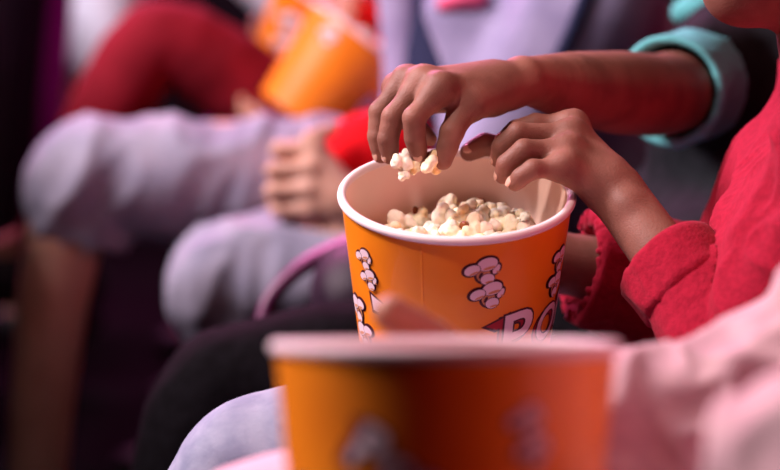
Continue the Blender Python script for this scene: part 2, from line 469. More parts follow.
def trousers(J, r0=.088, r1=.072, r2=.055, ends=None, seat=.11):
    hl, hr = Vector(J['hipL']), Vector(J['hipR'])
    pr = [('c', tuple(hl), tuple(hr), seat, seat)]
    for q in 'LR':
        e = Vector(J['ankle'+q]) if ends is None or ends.get(q) is None else Vector(ends[q])
        pr += chain([J['hip'+q], J['knee'+q], e], [r0, r1, r2])
    return pr

# ================================================================== the setting
def struct(name, lo, hi, m):
    bm = bmesh.new(); bm_box(bm, lo, hi); return tag(obj_bm(name, bm, M[m], smooth=False), kind='structure')
struct('floor', (-3.4, -1.2, -.1), (2.2, 6.6, 0), 'carpet')
struct('wall_back', (2.0, -1.2, 0), (2.2, 6.6, 3.4), 'wall_paint')
struct('wall_far', (-3.4, 6.4, 0), (2.0, 6.6, 3.4), 'wall_paint')

# seats: padded tip-up cinema seats
def seat(label, y, x0=.08, proto=[None]):
    root = thing('cinema_seat', label, 'seat', (x0 + .25, y, 0), 'seats of the cinema')
    if proto[0] is None:
        def part(name, boxes, m, bev):
            bm = bmesh.new()
            for lo, hi in boxes: bm_box(bm, lo, hi, bev)
            return obj_bm(name, bm, M[m], root)
        part('seat_cushion', [((-.22, -.235, .33), (.24, .235, .43))], 'seat_fabric', .035)
        bk = part('backrest', [((.27, -.235, .40), (.37, .235, 1.0))], 'seat_fabric', .04)
        bk.rotation_euler = (0, math.radians(6), 0); bk.location = (-.02, 0, 0)
        part('base', [((-.02, -.2, 0), (.22, .2, .02)), ((.04, -.03, .02), (.16, .03, .33))], 'seat_plastic', .006)
        proto[0] = root
    else:
        for c in proto[0].children:
            d = c.copy(); COL.objects.link(d); d.parent = root
    return root
for y, lb in ((1.07, 'dark cinema seat under the person in the pale pink sweater, nearest of the row'), (1.6, 'dark cinema seat under the person in the red hoodie'),
              (2.15, 'dark cinema seat under the person in black trousers'), (2.72, 'dark cinema seat under the person in the lavender jacket'),
              (3.25, 'dark cinema seat under the person in dark red trousers'), (3.8, 'dark cinema seat under the person in white jeans'),
              (4.35, 'dark cinema seat under the person in magenta trousers, farthest of the row')):
    seat(lb, y)
for y, lb in ((1.35, 'front-row seat facing the pink sweater'), (1.9, 'front-row seat between the red hoodie and black trousers'), (2.45, 'front-row seat facing the black trousers'),
              (3.0, 'front-row seat facing the crossed denim legs'), (3.55, 'front-row seat facing the dark red raised knee'), (4.1, 'front-row seat facing the white jeans'), (4.65, 'front-row seat facing the magenta trousers')):
    seat('dark ' + lb + ', its back to the people, added to shade their legs', y, -1.40)  # row added mostly out of view, to keep the key light off the shins

# ================================================================== people
V3 = lambda *a: Vector(a)
# ---- A: nearest person, pale pink sweater
A = dict(hipL=V3(.42, .98, .52), hipR=V3(.42, 1.17, .54), kneeL=V3(-.06, .965, .492), kneeR=V3(-.070, 1.185, .568),
         ankleL=V3(-.08, .96, .10), ankleR=V3(-.1, 1.19, .10), shL=V3(.46, .90, .87), shR=V3(.46, 1.24, .86),
         elbowL=P(838, 468, .94), wristL=P(720, 640, .96), elbowR=P(715, 456, 1.24), wristR=P(580, 432, 1.215), head=V3(.40, 1.07, 1.13), face=(-1, .1, -.15))
def px_hand(w, mcps, pips, tips, thumb, extra_palm, r=(.0092, .0075), tr=(.0105, .0085), wr=.016, dips=None, kr=.0118, web=.25):
    palm = list(extra_palm); fs = []
    for i in range(4):
        palm.append(('c', tuple(lerp(w, mcps[i], .30)), tuple(mcps[i]), wr, kr)); palm.append(('c', tuple(mcps[i]), tuple(lerp(mcps[i], pips[i], web)), kr, kr * .78))
        pts = [mcps[i], pips[i]] + ([dips[i]] if dips else []) + [tips[i]]
        s = 1.0 if i < 3 else .88
        fs.append(finger(pts, r[0] * s, r[1] * s))
    fs.append(finger(thumb, *tr))
    return palm, fs
w = A['wristR']
mc = [P(500, 385 + 24 * i, 1.195) for i in range(4)]; pi_ = [P(435, 383 + 25 * i, 1.175) for i in range(4)]; tp = [P(365, 392 + 24 * i, 1.165) for i in range(4)]
th = [P(495, 385, 1.20), P(432, 342, 1.20), P(391, 313, 1.19)]
hA = hand_solid(*px_hand(w, mc, pi_, tp, th, chain([lerp(A['elbowR'], w, .5), w], [.030, .024]) + [('c', tuple(lerp(w, th[0], .2)), tuple(th[0]), .015, .012)], tr=(.0150, .0120)), h=.0024)
wl = A['wristL']; pl, fl = relaxed_hand(wl, (-1, .3, .1), (0, -1, .3), (0, .2, 1), 1, .45)
hA2 = hand_solid(pl + chain([lerp(A['elbowL'], wl, .5), wl], [.03, .024]), fl, .003)
rA = person('person in pale pink sweater nearest the viewer, holding the blurred front bucket', A, 'skin_mid', [hA, hA2])
pr = torso(A, .11, .105, .06) + chain([A['shL'], A['elbowL'], lerp(A['elbowL'], A['wristL'], .9)], [.062, .052, .042]) \
    + chain([A['shR'], A['elbowR'], lerp(A['elbowR'], A['wristR'], .93)], [.066, .062, .050])
garment('sweater', rA, pr, 'pink_cotton', .0045, .035, .015, 14, (A['elbowR'] - A['wristR']), .55, 4, fine=.5,
        cuts=[('c', tuple(lerp(A['elbowR'], A['wristR'], .75)), tuple(lerp(A['elbowR'], A['wristR'], 1.2)), .032, .034), ('c', tuple(lerp(A['elbowL'], A['wristL'], .75)), tuple(lerp(A['elbowL'], A['wristL'], 1.2)), .032, .034)])
garment('trousers', rA, trousers(A, .085, .076, .06), 'pink_trousers', .008, .03, .003)

# ---- B: red hoodie, bucket on the lap
B = dict(hipL=V3(.37, 1.50, .53), hipR=V3(.37, 1.70, .53), kneeL=P(260, 480, 1.55), kneeR=V3(-.05, 1.74, .50),
         ankleL=P(205, 850, 1.55), ankleR=V3(-.06, 1.74, .1), shL=P(875, 145, 1.47), shR=P(855, 100, 1.76),
         elbowL=P(748, 372, 1.50), wristL=P(616, 192, 1.59), elbowR=P(735, 300, 1.76), wristR=P(560, 262, 1.735), head=P(808, -120, 1.60), face=(-1, -.10, -.02))
w = B['wristL']
mc = [P(573, 127, 1.635), P(572, 136, 1.612), P(569, 151, 1.592), P(566, 168, 1.578)]
pi_ = [P(536, 124, 1.635), P(518, 133, 1.60), P(524, 150, 1.578), P(533, 169, 1.566)]
dp = [P(516, 130, 1.634), P(502, 147, 1.605), P(507, 164, 1.584), P(521, 177, 1.570)]
tp = [P(503, 141, 1.637), P(499, 160, 1.614), P(503, 176, 1.592), P(515, 184, 1.576)]
th = [P(548, 160, 1.655), P(503, 148, 1.665), P(485, 144, 1.668), P(469, 152, 1.668)]
fore = chain([lerp(w, B['elbowL'], .70), lerp(w, B['elbowL'], .35), lerp(w, B['elbowL'], .1), w], [.026, .0235, .0225, .0230])
kn = [('e', tuple(m + V3(-.002, -.006, .006)), (.0085, .0075, .0075)) for m in mc]
hB = hand_solid(*px_hand(w, mc, pi_, tp, th, fore + [('c', tuple(P(605, 186, 1.61)), tuple(P(552, 163, 1.65)), .018, .012), ('e', tuple(P(626, 204, 1.567)), (.009, .009, .009))] + kn,
                         r=(.0092, .0074), tr=(.0100, .0085), wr=.0165, dips=dp, kr=.0108, web=.12), h=.0014)
wR = B['wristR']
pl, fl = relaxed_hand(P(548, 262, 1.735), (-1, .05, -.05), (0, 1, .1), (0, 0, 1), .95, .25)
hB2 = hand_solid(pl + chain([lerp(B['elbowR'], wR, .3), wR, P(548, 262, 1.735)], [.034, .026, .022]), fl, .0025)
rB = person('person in red hoodie and blue jeans, bucket on lap, reaching in', B, 'skin_brown', [hB, hB2], .95, forearms=(), arms=('L', 'R'))
def nail(root, a, b, toward, s=1.0):
    "fingernail on the back of the last joint a->b, facing 'toward'"
    a, b = Vector(a), Vector(b); d = (b - a).normalized(); n = Vector(toward); n = (n - d * n.dot(d)).normalized(); sd = d.cross(n)
    c = lerp(a, b, .93) + n * .0064 * s
    R = np.array([d, sd, n], np.float32)
    V, F = solid([('e', tuple(c), (.0058 * s, .0044 * s, .0015 * s), R)], .0007, .001)
    return obj_np('fingernail', V, F, M['nail'], root)
for i in range(4): nail(rB, dp[i], tp[i], (-1, -.5, .5), .95)
nail(rB, th[2], th[3], (-.2, -1, .6), 1.0)
# hoodie
eL = B['elbowL']; cuffL = lerp(w, eL, .36); cuffdir = (eL - w).normalized()
pr = torso(B, .120, .100, .055, low=.15) + chain([B['shL'], eL, lerp(w, eL, .64)], [.060, .050, .038])
eR = B['elbowR']; pr += chain([B['shR'], eR, lerp(eR, wR, .75)], [.062, .056, .048])
hd = (B['shL'] + B['shR']) / 2
pr += [('c', tuple(hd + V3(.06, -.10, .02)), tuple(hd + V3(.06, .10, .02)), .05, .05)]
fold_cuts = [(('c', (.2785, 1.450, .806), (.2660, 1.450, .770), .009, .011), .03), (('c', (.2660, 1.450, .770), (.2530, 1.446, .738), .011, .007), .03), (('c', (.262, 1.549, .766), (.234, 1.505, .737), .006, .008), .022)]
carve = [('c', tuple(lerp(w, eL, .10)), tuple(lerp(w, eL, .55)), .0285, .026), ('c', tuple(lerp(eR, wR, .55)), tuple(lerp(eR, wR, 1.1)), .038, .045)]
planes = []
garment('hoodie', rB, pr, 'red_fleece', .0032, .028, .013, 11, (cuffdir + Vector((0, .3, .5))), .35, 9, cuts=fold_cuts + carve, fine=.45)
# rolled cuff of the near sleeve
def cuff(root, name, a, b, r_out, r_in, m, h=.002, amp=.002, seed=3, scale=26):
    a, b = Vector(a), Vector(b); d = (b - a).normalized()
    f = Field(*bounds([('c', tuple(a), tuple(b), r_out + .012, r_out + .012)], .004), h)
    X = f.ax[0][:, None, None] - a.x; Y = f.ax[1][None, :, None] - a.y; Z = f.ax[2][None, None, :] - a.z
    t = X * d.x + Y * d.y + Z * d.z; r = np.sqrt(np.maximum(X * X + Y * Y + Z * Z - t * t, 0))
    L = (b - a).length; c = (r_out + r_in) / 2; hw = (r_out - r_in) / 2; rd = hw * .95
    qx = np.abs(r - c) - (hw - rd); qt = np.abs(t - L / 2) - (L / 2 - rd)
    f.D = (np.sqrt(np.maximum(qx, 0)**2 + np.maximum(qt, 0)**2) + np.minimum(np.maximum(qx, qt), 0) - rd).astype(np.float32)
    V, F = f.mesh(); V = folds(V, F, amp, scale, d, .6, seed, .5)
    return obj_np(name, V, F, M[m], root)
cuff(rB, 'cuff', lerp(w, eL, .37), lerp(w, eL, .60), .0405, .0275, 'red_fleece', amp=.004, seed=5)
cuff(rB, 'cuff', lerp(eR, wR, .86), lerp(eR, wR, .70), .0500, .0390, 'red_fleece', amp=.005, seed=15)
garment('jeans', rB, trousers(B, .08, .066, .055), 'blue_jeans', .006, .03, .004, 12, (1, 0, .2), .6, 12)

# ---- C: black shirt with teal cuffs, reaching across
C_ = dict(hipL=V3(.42, 2.04, .53), hipR=V3(.42, 2.24, .54), kneeL=P(228, 394, 2.05), kneeR=V3(.0, 2.30, .485),
          ankleL=P(168, 700, 2.05), ankleR=V3(.02, 2.3, .1), shL=V3(.56, 2.02, .88), shR=P(745, 70, 2.14),
          elbowL=V3(.52, 1.98, .66), wristL=V3(.36, 2.02, .63), elbowR=P(652, 97, 1.86), wristR=P(523, 80, 1.665), head=V3(.36, 2.16, 1.09), face=(-.7, -.7, -.25))
w = C_['wristR']; e = C_['elbowR']
mc = [P(440, 88, 1.602), P(423, 81, 1.617), P(407, 81, 1.636), P(398, 88, 1.655)]
pi_ = [P(414, 118, 1.593), P(393, 117, 1.610), P(380, 112, 1.632), P(402, 118, 1.668)]
dp = [P(415, 138, 1.598), P(388, 139, 1.612), P(378, 136, 1.633), P(420, 130, 1.668)]
tp = [P(419, 154, 1.606), P(390, 156, 1.617), P(381, 155, 1.636), P(430, 139, 1.662)]
th = [P(464, 108, 1.612), P(452, 132, 1.603), P(443, 161, 1.603)]
fore = chain([lerp(e, C_['shR'], .55), lerp(e, C_['shR'], .08), lerp(w, e, .72), lerp(w, e, .35), lerp(w, e, .08), w], [.042, .0385, .0375, .030, .0215, .0195])
palmx = [('c', tuple(lerp(w, P(470, 104, 1.615), .1)), tuple(P(472, 103, 1.615)), .017, .0150), ('c', tuple(P(505, 92, 1.655)), tuple(P(420, 100, 1.655)), .015, .012),
         ('c', tuple(P(490, 97, 1.64)), tuple(P(446, 97, 1.62)), .015, .010)]
hC = hand_solid(*px_hand(w, mc, pi_, tp, th, fore + palmx, r=(.0098, .0076), tr=(.0110, .0082), wr=.0135, dips=dp, kr=.0108, web=.3), h=.0014)
pl, fl = relaxed_hand(C_['wristL'], (-1, 0, -.1), (0, 0, 1), (0, 1, 0), 1, .4)
hC2 = hand_solid(pl + chain([lerp(C_['elbowL'], C_['wristL'], .4), C_['wristL']], [.033, .024]), fl, .004)
rC = person('person in black shirt with teal cuffs, pinching popcorn over the bucket', C_, 'skin_dark', [hC, hC2], forearms=('L',), arms=('L',))
nail(rC, dp[0], tp[0], (-.2, -1, -.2), .9)
for i in (1, 2): nail(rC, dp[i], tp[i], (-1, -.6, 0), .9)
sR = C_['shR']
pr = torso(C_, .125, .12, .07) + chain([sR, lerp(sR, e, .52)], [.072, .058]) + chain([C_['shL'], C_['elbowL'], lerp(C_['elbowL'], C_['wristL'], .8)], [.065, .055, .042])
pr += [('c', tuple(V3(.34, 2.0, .60)), tuple(V3(.34, 2.22, .62)), .10, .10)]
garment('shirt', rC, pr, 'black_shirt', .006, .035, .006, 10, (0, 0, 1), .4, 21,
        cuts=[('c', tuple(lerp(sR, e, .40)), tuple(lerp(sR, e, .9)), .046, .048)])
cuff(rC, 'cuff', lerp(sR, e, .52), lerp(sR, e, .84), .0540, .0450, 'teal', h=.003, amp=.003, seed=8)
nk = (C_['shL'] + C_['shR']) / 2
garment('collar', rC, [('c', tuple(P(684, 12, 2.22)), tuple(P(715, -2, 2.18)), .014, .02), ('c', tuple(P(715, 0, 2.18)), tuple(P(760, -15, 2.12)), .02, .02)], 'teal', .004, .02, .002)
garment('trousers', rC, trousers(C_, .082, .066, .06), 'black_trousers', .007, .03, .005, 11, (1, 0, 0), .6, 31)

# ---- D: lavender jacket, pale cut-off denim, legs crossed
D_ = dict(hipL=V3(.33, 2.60, .56), hipR=V3(.33, 2.84, .60), kneeL=P(222, 283, 2.58), kneeR=P(92, 180, 2.72),
          ankleL=V3(-.02, 2.62, .1), ankleR=P(30, 560, 2.74), shL=V3(.24, 2.50, .87), shR=V3(.20, 2.92, .88),
          elbowL=P(470, 205, 2.50), wristL=P(347, 203, 2.545), elbowR=P(470, 150, 2.9), wristR=P(345, 165, 2.72), head=V3(.12, 2.72, 1.12), face=(-1, .1, -.2))
w = D_['wristL']
mc = [P(316, 148, 2.545), P(312, 168, 2.535), P(310, 189, 2.535), P(311, 208, 2.54)]
pi_ = [P(279, 150, 2.55), P(274, 171, 2.54), P(273, 191, 2.54), P(278, 210, 2.545)]
tp = [P(290, 158, 2.59), P(287, 178, 2.585), P(286, 196, 2.585), P(290, 212, 2.585)]
th = [P(322, 160, 2.55), P(310, 138, 2.545), P(332, 128, 2.55)]
hD = hand_solid(*px_hand(w, mc, pi_, tp, th, chain([lerp(D_['elbowL'], D_['shL'], .3), D_['elbowL'], lerp(D_['elbowL'], w, .4), w], [.04, .037, .034, .026]), r=(.0125, .0105), tr=(.0115, .0095), wr=.021), h=.003)
pl, fl = relaxed_hand(D_['wristR'], (-1, -.2, -.1), (0, 0, 1), (0, -1, 0), 1, .5)
hD2 = hand_solid(pl + chain([lerp(D_['elbowR'], D_['wristR'], .4), D_['wristR']], [.033, .024]), fl, .004)
rD = person('person in lavender jacket and frayed pale denim, legs crossed, hand on knee', D_, 'skin_light', [hD, hD2], legr=(.07, .056, .036))
pr = torso(D_, .11, .105, .06)
pr += chain([P(425, -30, 2.74), P(432, 30, 2.72), P(440, 100, 2.68)], [.04, .04, .05])
garment('tee_shirt', rD, pr, 'navy', .008, .035, .003)
pr = torso(D_, .12, .118, .068) + chain([D_['shL'], lerp(D_['shL'], D_['elbowL'], .75)], [.078, .066]) + chain([D_['shR'], D_['elbowR']], [.078, .066])
pr += chain([V3(.10, 2.57, .86), V3(.14, 2.55, .64)], [.055, .06]) + chain([P(402, -25, 2.72), P(408, 60, 2.72), P(425, 140, 2.72)], [.030, .032, .05])
jk = garment('jacket', rD, pr, 'lavender', .007, .04, .013, 8, (.35, .1, 1), .3, 41, fine=.3,
        cuts=[(('c', tuple(P(412, -20, 2.62)), tuple(P(428, 80, 2.56)), .040, .035), .02), ('c', tuple(lerp(D_['shL'], D_['elbowL'], .5)), tuple(lerp(D_['shL'], D_['elbowL'], 1.2)), .05, .052)])
garment('jacket_stripe', rD, chain([snap(jk, P(*q)) for q in ((592, -30, 2.38), (585, -10, 2.38), (577, 10, 2.38), (570, 30, 2.38), (563, 50, 2.38), (556, 70, 2.385), (550, 90, 2.39), (545, 110, 2.40))], [.010] * 8), 'navy', .004, .01, .002)
tag(rD.children[-1], 'dark navy stripe down the jacket')
garment('scarf', rD, chain([snap(jk, P(440, 4, 2.5)), snap(jk, P(456, -4, 2.48)), snap(jk, P(480, -14, 2.46))], [.010, .012, .012]), 'rose', .004, .01, .002)
kR, kL = D_['kneeR'], D_['kneeL']
pr = [('c', tuple(D_['hipL']), tuple(D_['hipR']), .10, .10)] + chain([D_['hipR'], kR, lerp(kR, D_['ankleR'], .13)], [.085, .079, .064]) + chain([D_['hipL'], kL, lerp(kL, D_['ankleL'], .22)], [.08, .074, .066])
garment('denim_shorts', rD, pr, 'pale_denim', .006, .03, .017, 10, (.4, 0, 1), .4, 51,
        cuts=[('c', tuple(lerp(kR, D_['ankleR'], .10)), tuple(lerp(kR, D_['ankleR'], .5)), .053, .07), ('c', tuple(lerp(kL, D_['ankleL'], .16)), tuple(lerp(kL, D_['ankleL'], .5)), .056, .07)])

rc = P(350, 160, 2.64)
cl = thing('cloth', 'bright red bundled cloth on the lap, between the fist and the tilted orange bucket', 'cloth', tuple(rc - V3(0, 0, .05)))
V, F = solid(chain([P(398, 142, 2.64), P(362, 152, 2.62), P(328, 166, 2.62), P(300, 216, 2.60)], [.050, .052, .042, .020]), .005, .03)
cl0 = folds(V, F, .008, 14, (1, 0, 0), .4, 77)
obj_np('folded_cloth', cl0, F, M['hot_red'], cl)

# ---- E: dark red trousers, raised knee, bright red top
E_ = dict(hipL=V3(-.07, 3.22, .60), hipR=V3(-.04, 3.40, .56), kneeL=P(158, 42, 3.15), kneeR=V3(-.28, 3.40, .52), ankleL=P(48, 240, 3.15), ankleR=V3(-.3, 3.4, .1),
          shL=V3(.22, 3.03, .88), shR=V3(.24, 3.45, .88), elbowL=P(405, 175, 3.02), wristL=P(318, 152, 3.08), elbowR=P(400, 30, 3.5), wristR=P(352, 2, 3.34), head=V3(.22, 3.25, 1.14), face=(-1, 0, -.1))
pl, fl = relaxed_hand(E_['wristR'], (-.5, -.15, -.8), (-.6, 0, .6), (0, -1, 0), 1, .3); hE = hand_solid(pl + chain([lerp(E_['elbowR'], E_['wristR'], .4), E_['wristR']], [.032, .024]), fl, .004)
pl, fl = relaxed_hand(E_['wristL'], (-1, .4, .15), (0, -.3, -1), (0, -1, 0), 1, .3); hE2 = hand_solid(pl + chain([lerp(E_['elbowL'], E_['wristL'], .4), E_['wristL']], [.032, .024]), fl, .004)
rE = person('person in dark red trousers with one knee drawn up, behind the crossed denim legs', E_, 'skin_mid', [hE, hE2])
pr = torso(E_, .115, .11, .065) + chain([E_['shL'], E_['elbowL'], lerp(E_['elbowL'], E_['wristL'], .9)], [.068, .058, .048]) + chain([E_['shR'], E_['elbowR']], [.066, .055])
pr += [('c', tuple(P(390, 170, 3.1)), tuple(P(340, 175, 3.1)), .055, .05)]
garment('red_top', rE, pr, 'hot_red', .008, .035, .005, 8, (0, 0, 1), .4, 61)
garment('trousers', rE, trousers(E_, .080, .066, .050), 'maroon', .008, .03, .006, 8, (1, 0, 1), .35, 62)

# ---- F and G: the two farthest
F_ = dict(hipL=V3(.14, 3.68, .60), hipR=V3(.14, 3.9, .58), kneeL=P(140, -125, 3.72), kneeR=V3(-.3, 3.95, .53), ankleL=P(64, 260, 3.72), ankleR=V3(-.3, 3.95, .1),
          shL=V3(.2, 3.58, .95), shR=V3(.2, 4.0, .95), elbowL=V3(.05, 3.56, .75), wristL=V3(-.10, 3.62, .80), elbowR=V3(.05, 3.95, .75), wristR=V3(-.14, 3.9, .8), head=V3(.16, 3.8, 1.2), face=(-1, 0, -.1))
def far_hands(J):
    out = []
    for q, s in (('L', 1), ('R', -1)):
        pl, fl = relaxed_hand(J['wrist'+q], (-1, .2 * s, .1), (0, -s, .4), (0, 0, 1), 1, .4); out.append(hand_solid(pl, fl, .005))
    return out
rF = person('person in white jeans sitting beyond the dark red raised knee', F_, 'skin_mid', far_hands(F_), h=.01)
garment('top', rF, torso(F_, .115, .11, .065) + chain([F_['shL'], F_['elbowL'], F_['wristL']], [.065, .055, .045]) + chain([F_['shR'], F_['elbowR'], F_['wristR']], [.065, .055, .045]), 'dark_top', .01, .035, .005)
garment('jeans', rF, trousers(F_, .085, .078, .064, ends={'L': lerp(F_['kneeL'], F_['ankleL'], .50)}), 'white_jeans', .009, .03, .005)
G_ = dict(hipL=V3(.10, 4.25, .60), hipR=V3(.10, 4.45, .58), kneeL=P(54, -170, 4.25), kneeR=V3(-.35, 4.5, .53), ankleL=P(66, 300, 4.25), ankleR=V3(-.35, 4.5, .1),
          shL=V3(.2, 4.13, .95), shR=V3(.2, 4.55, .95), elbowL=V3(.05, 4.1, .75), wristL=V3(-.14, 4.2, .8), elbowR=V3(.05, 4.5, .75), wristR=V3(-.14, 4.4, .8), head=V3(.16, 4.35, 1.2), face=(-1, 0, -.1))
rG = person('person in magenta trousers at the far end of the row', G_, 'skin_mid', far_hands(G_), h=.01)
garment('top', rG, torso(G_, .115, .11, .065) + chain([G_['shL'], G_['elbowL'], G_['wristL']], [.065, .055, .045]) + chain([G_['shR'], G_['elbowR'], G_['wristR']], [.065, .055, .045]), 'dark_top', .01, .035, .005)
garment('trousers', rG, trousers(G_, .085, .062, .045), 'magenta', .009, .03, .004)

# ---- shoulder bag on C's lap
bc = P(432, 292, 2.17)
bag = thing('shoulder_bag', 'dark purple shoulder bag lying on the black trousers, its strap looping forward', 'bag', tuple(bc - V3(0, 0, .05)))
V, F = solid([('c', tuple(bc + V3(-.075, -.04, 0)), tuple(bc + V3(-.075, .06, .0)), .045, .045), ('c', tuple(bc + V3(.08, -.04, .01)), tuple(bc + V3(.08, .06, .01)), .045, .045),
              ('c', tuple(bc + V3(-.075, 0, 0)), tuple(bc + V3(.08, 0, .01)), .055, .055)], .006, .03)
obj_np('bag_body', folds(V, F, .004, 12, (1, 0, 0), .5, 71), F, M['bag'], bag)
sp_pts = [P(262, 322, 2.20), P(268, 303, 2.205), P(280, 287, 2.21), P(298, 271, 2.215), P(322, 257, 2.22), P(350, 246, 2.22), P(385, 244, 2.21), P(415, 255, 2.19), P(425, 280, 2.18)]
def dense(pts, n=6):
    out = []
    for i in range(len(pts) - 1):
        a, b, c, d = pts[max(i-1, 0)], pts[i], pts[i+1], pts[min(i+2, len(pts)-1)]
        for j in range(n):
            t = j / n; out.append(.5 * (2*b + (c - a)*t + (2*a - 5*b + 4*c - d)*t*t + (3*b - a - 3*c + d)*t**3))
    return out + [pts[-1]]
sp_pts = dense(sp_pts)
f = Field(*bounds(chain(sp_pts, [.012] * len(sp_pts)), .01), .002)
for c in chain(sp_pts, [.0085] * len(sp_pts), 1): f.add(c, .001)
for c in chain([p + V3(.004, .012, .004) for p in sp_pts], [.0085] * len(sp_pts), 1): f.add(c, .002)
V, F = f.mesh(); obj_np('strap', smooth(V, F, 2), F, M['strap'], bag)

# ================================================================== popcorn buckets
def frame_from_axis(n, right):
    n = Vector(n).normalized(); ex = Vector(right); ex = (ex - n * ex.dot(n)).normalized(); ey = n.cross(ex)
    return ex, ey, n

def circle(cx, cy, rx, ry, rot=0, n=28):
    return [(cx + rx * math.cos(t) * math.cos(rot) - ry * math.sin(t) * math.sin(rot), cy + rx * math.cos(t) * math.sin(rot) + ry * math.sin(t) * math.cos(rot)) for t in (2 * PI * i / n for i in range(n))]

class Cup:
    def __init__(s, root, H, R, Rb): s.root, s.H, s.R, s.Rb = root, H, R, Rb; s.bm = {}; s.n = 0
    def rad(s, z): return s.Rb + (s.R - s.Rb) * z / s.H
    def map(s, u, v, u0, h0, off):
        z = s.H - h0 + v; r = s.rad(z); th = u0 + u / s.rad(s.H - h0)
        return Vector(((r + off) * math.sin(th), -(r + off) * math.cos(th), z))
    def decal(s, key, bm2, u0, h0, off, mi):
        us = [v.co.x for v in bm2.verts]; lo, hi = min(us), max(us)
        x = lo + .004
        while x < hi:
            bmesh.ops.bisect_plane(bm2, geom=bm2.verts[:] + bm2.edges[:] + bm2.faces[:], plane_co=(x, 0, 0), plane_no=(1, 0, 0)); x += .004
        dst = s.bm.setdefault(key, bmesh.new()); mp = {}
        for v in bm2.verts: mp[v] = dst.verts.new(s.map(v.co.x, v.co.y, u0, h0, off))
        for f in bm2.faces:
            try: nf = dst.faces.new([mp[v] for v in f.verts]); nf.material_index = mi
            except ValueError: pass
        bm2.free()
    def poly(s, key, pts, u0, h0, off, mi):
        b = bmesh.new(); b.faces.new([b.verts.new((x, y, 0)) for x, y in pts]); b.normal_update()
        bmesh.ops.triangulate(b, faces=b.faces[:])
        s.decal(key, b, u0, h0, off, mi)
    def corn(s, u0, h0, sz, rot=0.0, pair=True, mirror=1):
        "drawn popcorn: dark outline, pale lobes, tan shade"
        s.n += 1; key = ('popcorn_drawing', s.n)
        L = [(-.30, .22, .24, .17, .3), (.16, .34, .30, .22, .1), (.40, .12, .10, .17, -.6), (.02, .02, .22, .26, 0), (.10, -.12, .20, .17, 0)]
        T = [(-.02, .06, .16, .10, .9), (.28, .06, .12, .06, .3)]
        offs = [(-.02, .40), (.06, -.42)] if pair else [(0, 0)]
        c, n = math.cos(rot), math.sin(rot); j = 0
        def tr(pts, ox, oy): return [((mirror * (x + ox) * c - (y + oy) * n) * sz, (mirror * (x + ox) * n + (y + oy) * c) * sz) for x, y in pts]
        for ox, oy in offs:
            for (x, y, a, b, r) in L:
                s.poly(key, tr(circle(x, y, a + .055, b + .055, r), ox, oy), u0, h0, .00018 + j * .00002, 0); j += 1
        for ox, oy in offs:
            for (x, y, a, b, r, tan) in [(.02, .02, .20, .24, 0, 1), (.40, .12, .09, .16, -.6, 0), (.16, .34, .29, .21, .1, 0), (-.28, .22, .23, .16, .3, 0), (.12, -.14, .20, .17, 0, 0)]:
                s.poly(key, tr(circle(x, y, a + .022, b + .022, r), ox, oy), u0, h0, .00050 + j * .00003, 0); j += 1
                s.poly(key, tr(circle(x, y, a, b, r), ox, oy), u0, h0, .00050 + j * .00003, 2 if tan else 1); j += 1
                if not tan: s.poly(key, tr(circle(x + .04, y - b * .62, a * .62, b * .22, r), ox, oy), u0, h0, .00050 + j * .00003, 2); j += 1
            s.poly(key, tr(circle(-.06, .02, .05, .11, -.5, 12), ox, oy), u0, h0, .00050 + j * .00003, 0); j += 1
    def text(s, txt, size, u0, h0, rot, off, mi, grow, shift=(0, 0), shear=.12):
        cu = bpy.data.curves.new('lettering', 'FONT'); cu.body = txt; cu.size = size; cu.offset = grow; cu.shear = shear; cu.resolution_u = 4
        o = bpy.data.objects.new('lettering', cu); COL.objects.link(o)
        dg = bpy.context.evaluated_depsgraph_get(); me = o.evaluated_get(dg).to_mesh()
        b = bmesh.new(); b.from_mesh(me); o.evaluated_get(dg).to_mesh_clear(); bpy.data.objects.remove(o); bpy.data.curves.remove(cu)
        b.transform(Matrix.Rotation(rot, 4, 'Z') @ Matrix.Translation((shift[0], shift[1], 0)))
        s.decal(('lettering', s.n), b, u0, h0, off, mi)
    def word(s, u0, h0, cap, rot=0.0):
        "POPCORN with a tall first letter, pale letters outlined dark with a red drop shade"
        s.n += 1
        for off, mi, g, sx, sy in ((.00020, 0, .0030, -.0035, -.002), (.00035, 3, .0008, -.0040, -.002), (.0005, 0, .0026, 0, 0), (.0008, 1, .0009, 0, 0)):
            s.text('P', cap, u0, h0, rot, off, mi, g, (sx, sy))
            s.text('OPCORN', cap * .70, u0, h0, rot, off, mi, g * .8, (cap * .62 + sx, sy))
        c, n = math.cos(rot), math.sin(rot)
        def tr(p): return [(x * cap * c - y * cap * n, x * cap * n + y * cap * c) for x, y in p]
        s.poly(('lettering', s.n), tr([(-.20, .60), (.22, .74), (.18, .50), (-.02, .48)]), u0, h0, .00026, 0)
        s.poly(('lettering', s.n), tr([(-.13, .60), (.16, .69), (.14, .54), (.0, .52)]), u0, h0, .00042, 3)
    def finish(s):
        for k, b in s.bm.items():
            bmesh.ops.recalc_face_normals(b, faces=b.faces[:])
            me = bpy.data.meshes.new(k[0]); b.to_mesh(me); b.free(); link(k[0], me, [M['ink_dark'], M['ink_lilac'], M['ink_tan'], M['ink_red']], s.root)

def lathe(prof, seg=128, closed=False):
    bm = bmesh.new(); rings = []
    for r, z in prof: rings.append([bm.verts.new((r * math.sin(2 * PI * i / seg), -r * math.cos(2 * PI * i / seg), z)) for i in range(seg)])
    n = len(prof)
    for a in range(n if closed else n - 1):
        A0, B0 = rings[a], rings[(a + 1) % n]
        for i in range(seg): bm.faces.new((A0[i], A0[(i + 1) % seg], B0[(i + 1) % seg], B0[i]))
    return bm

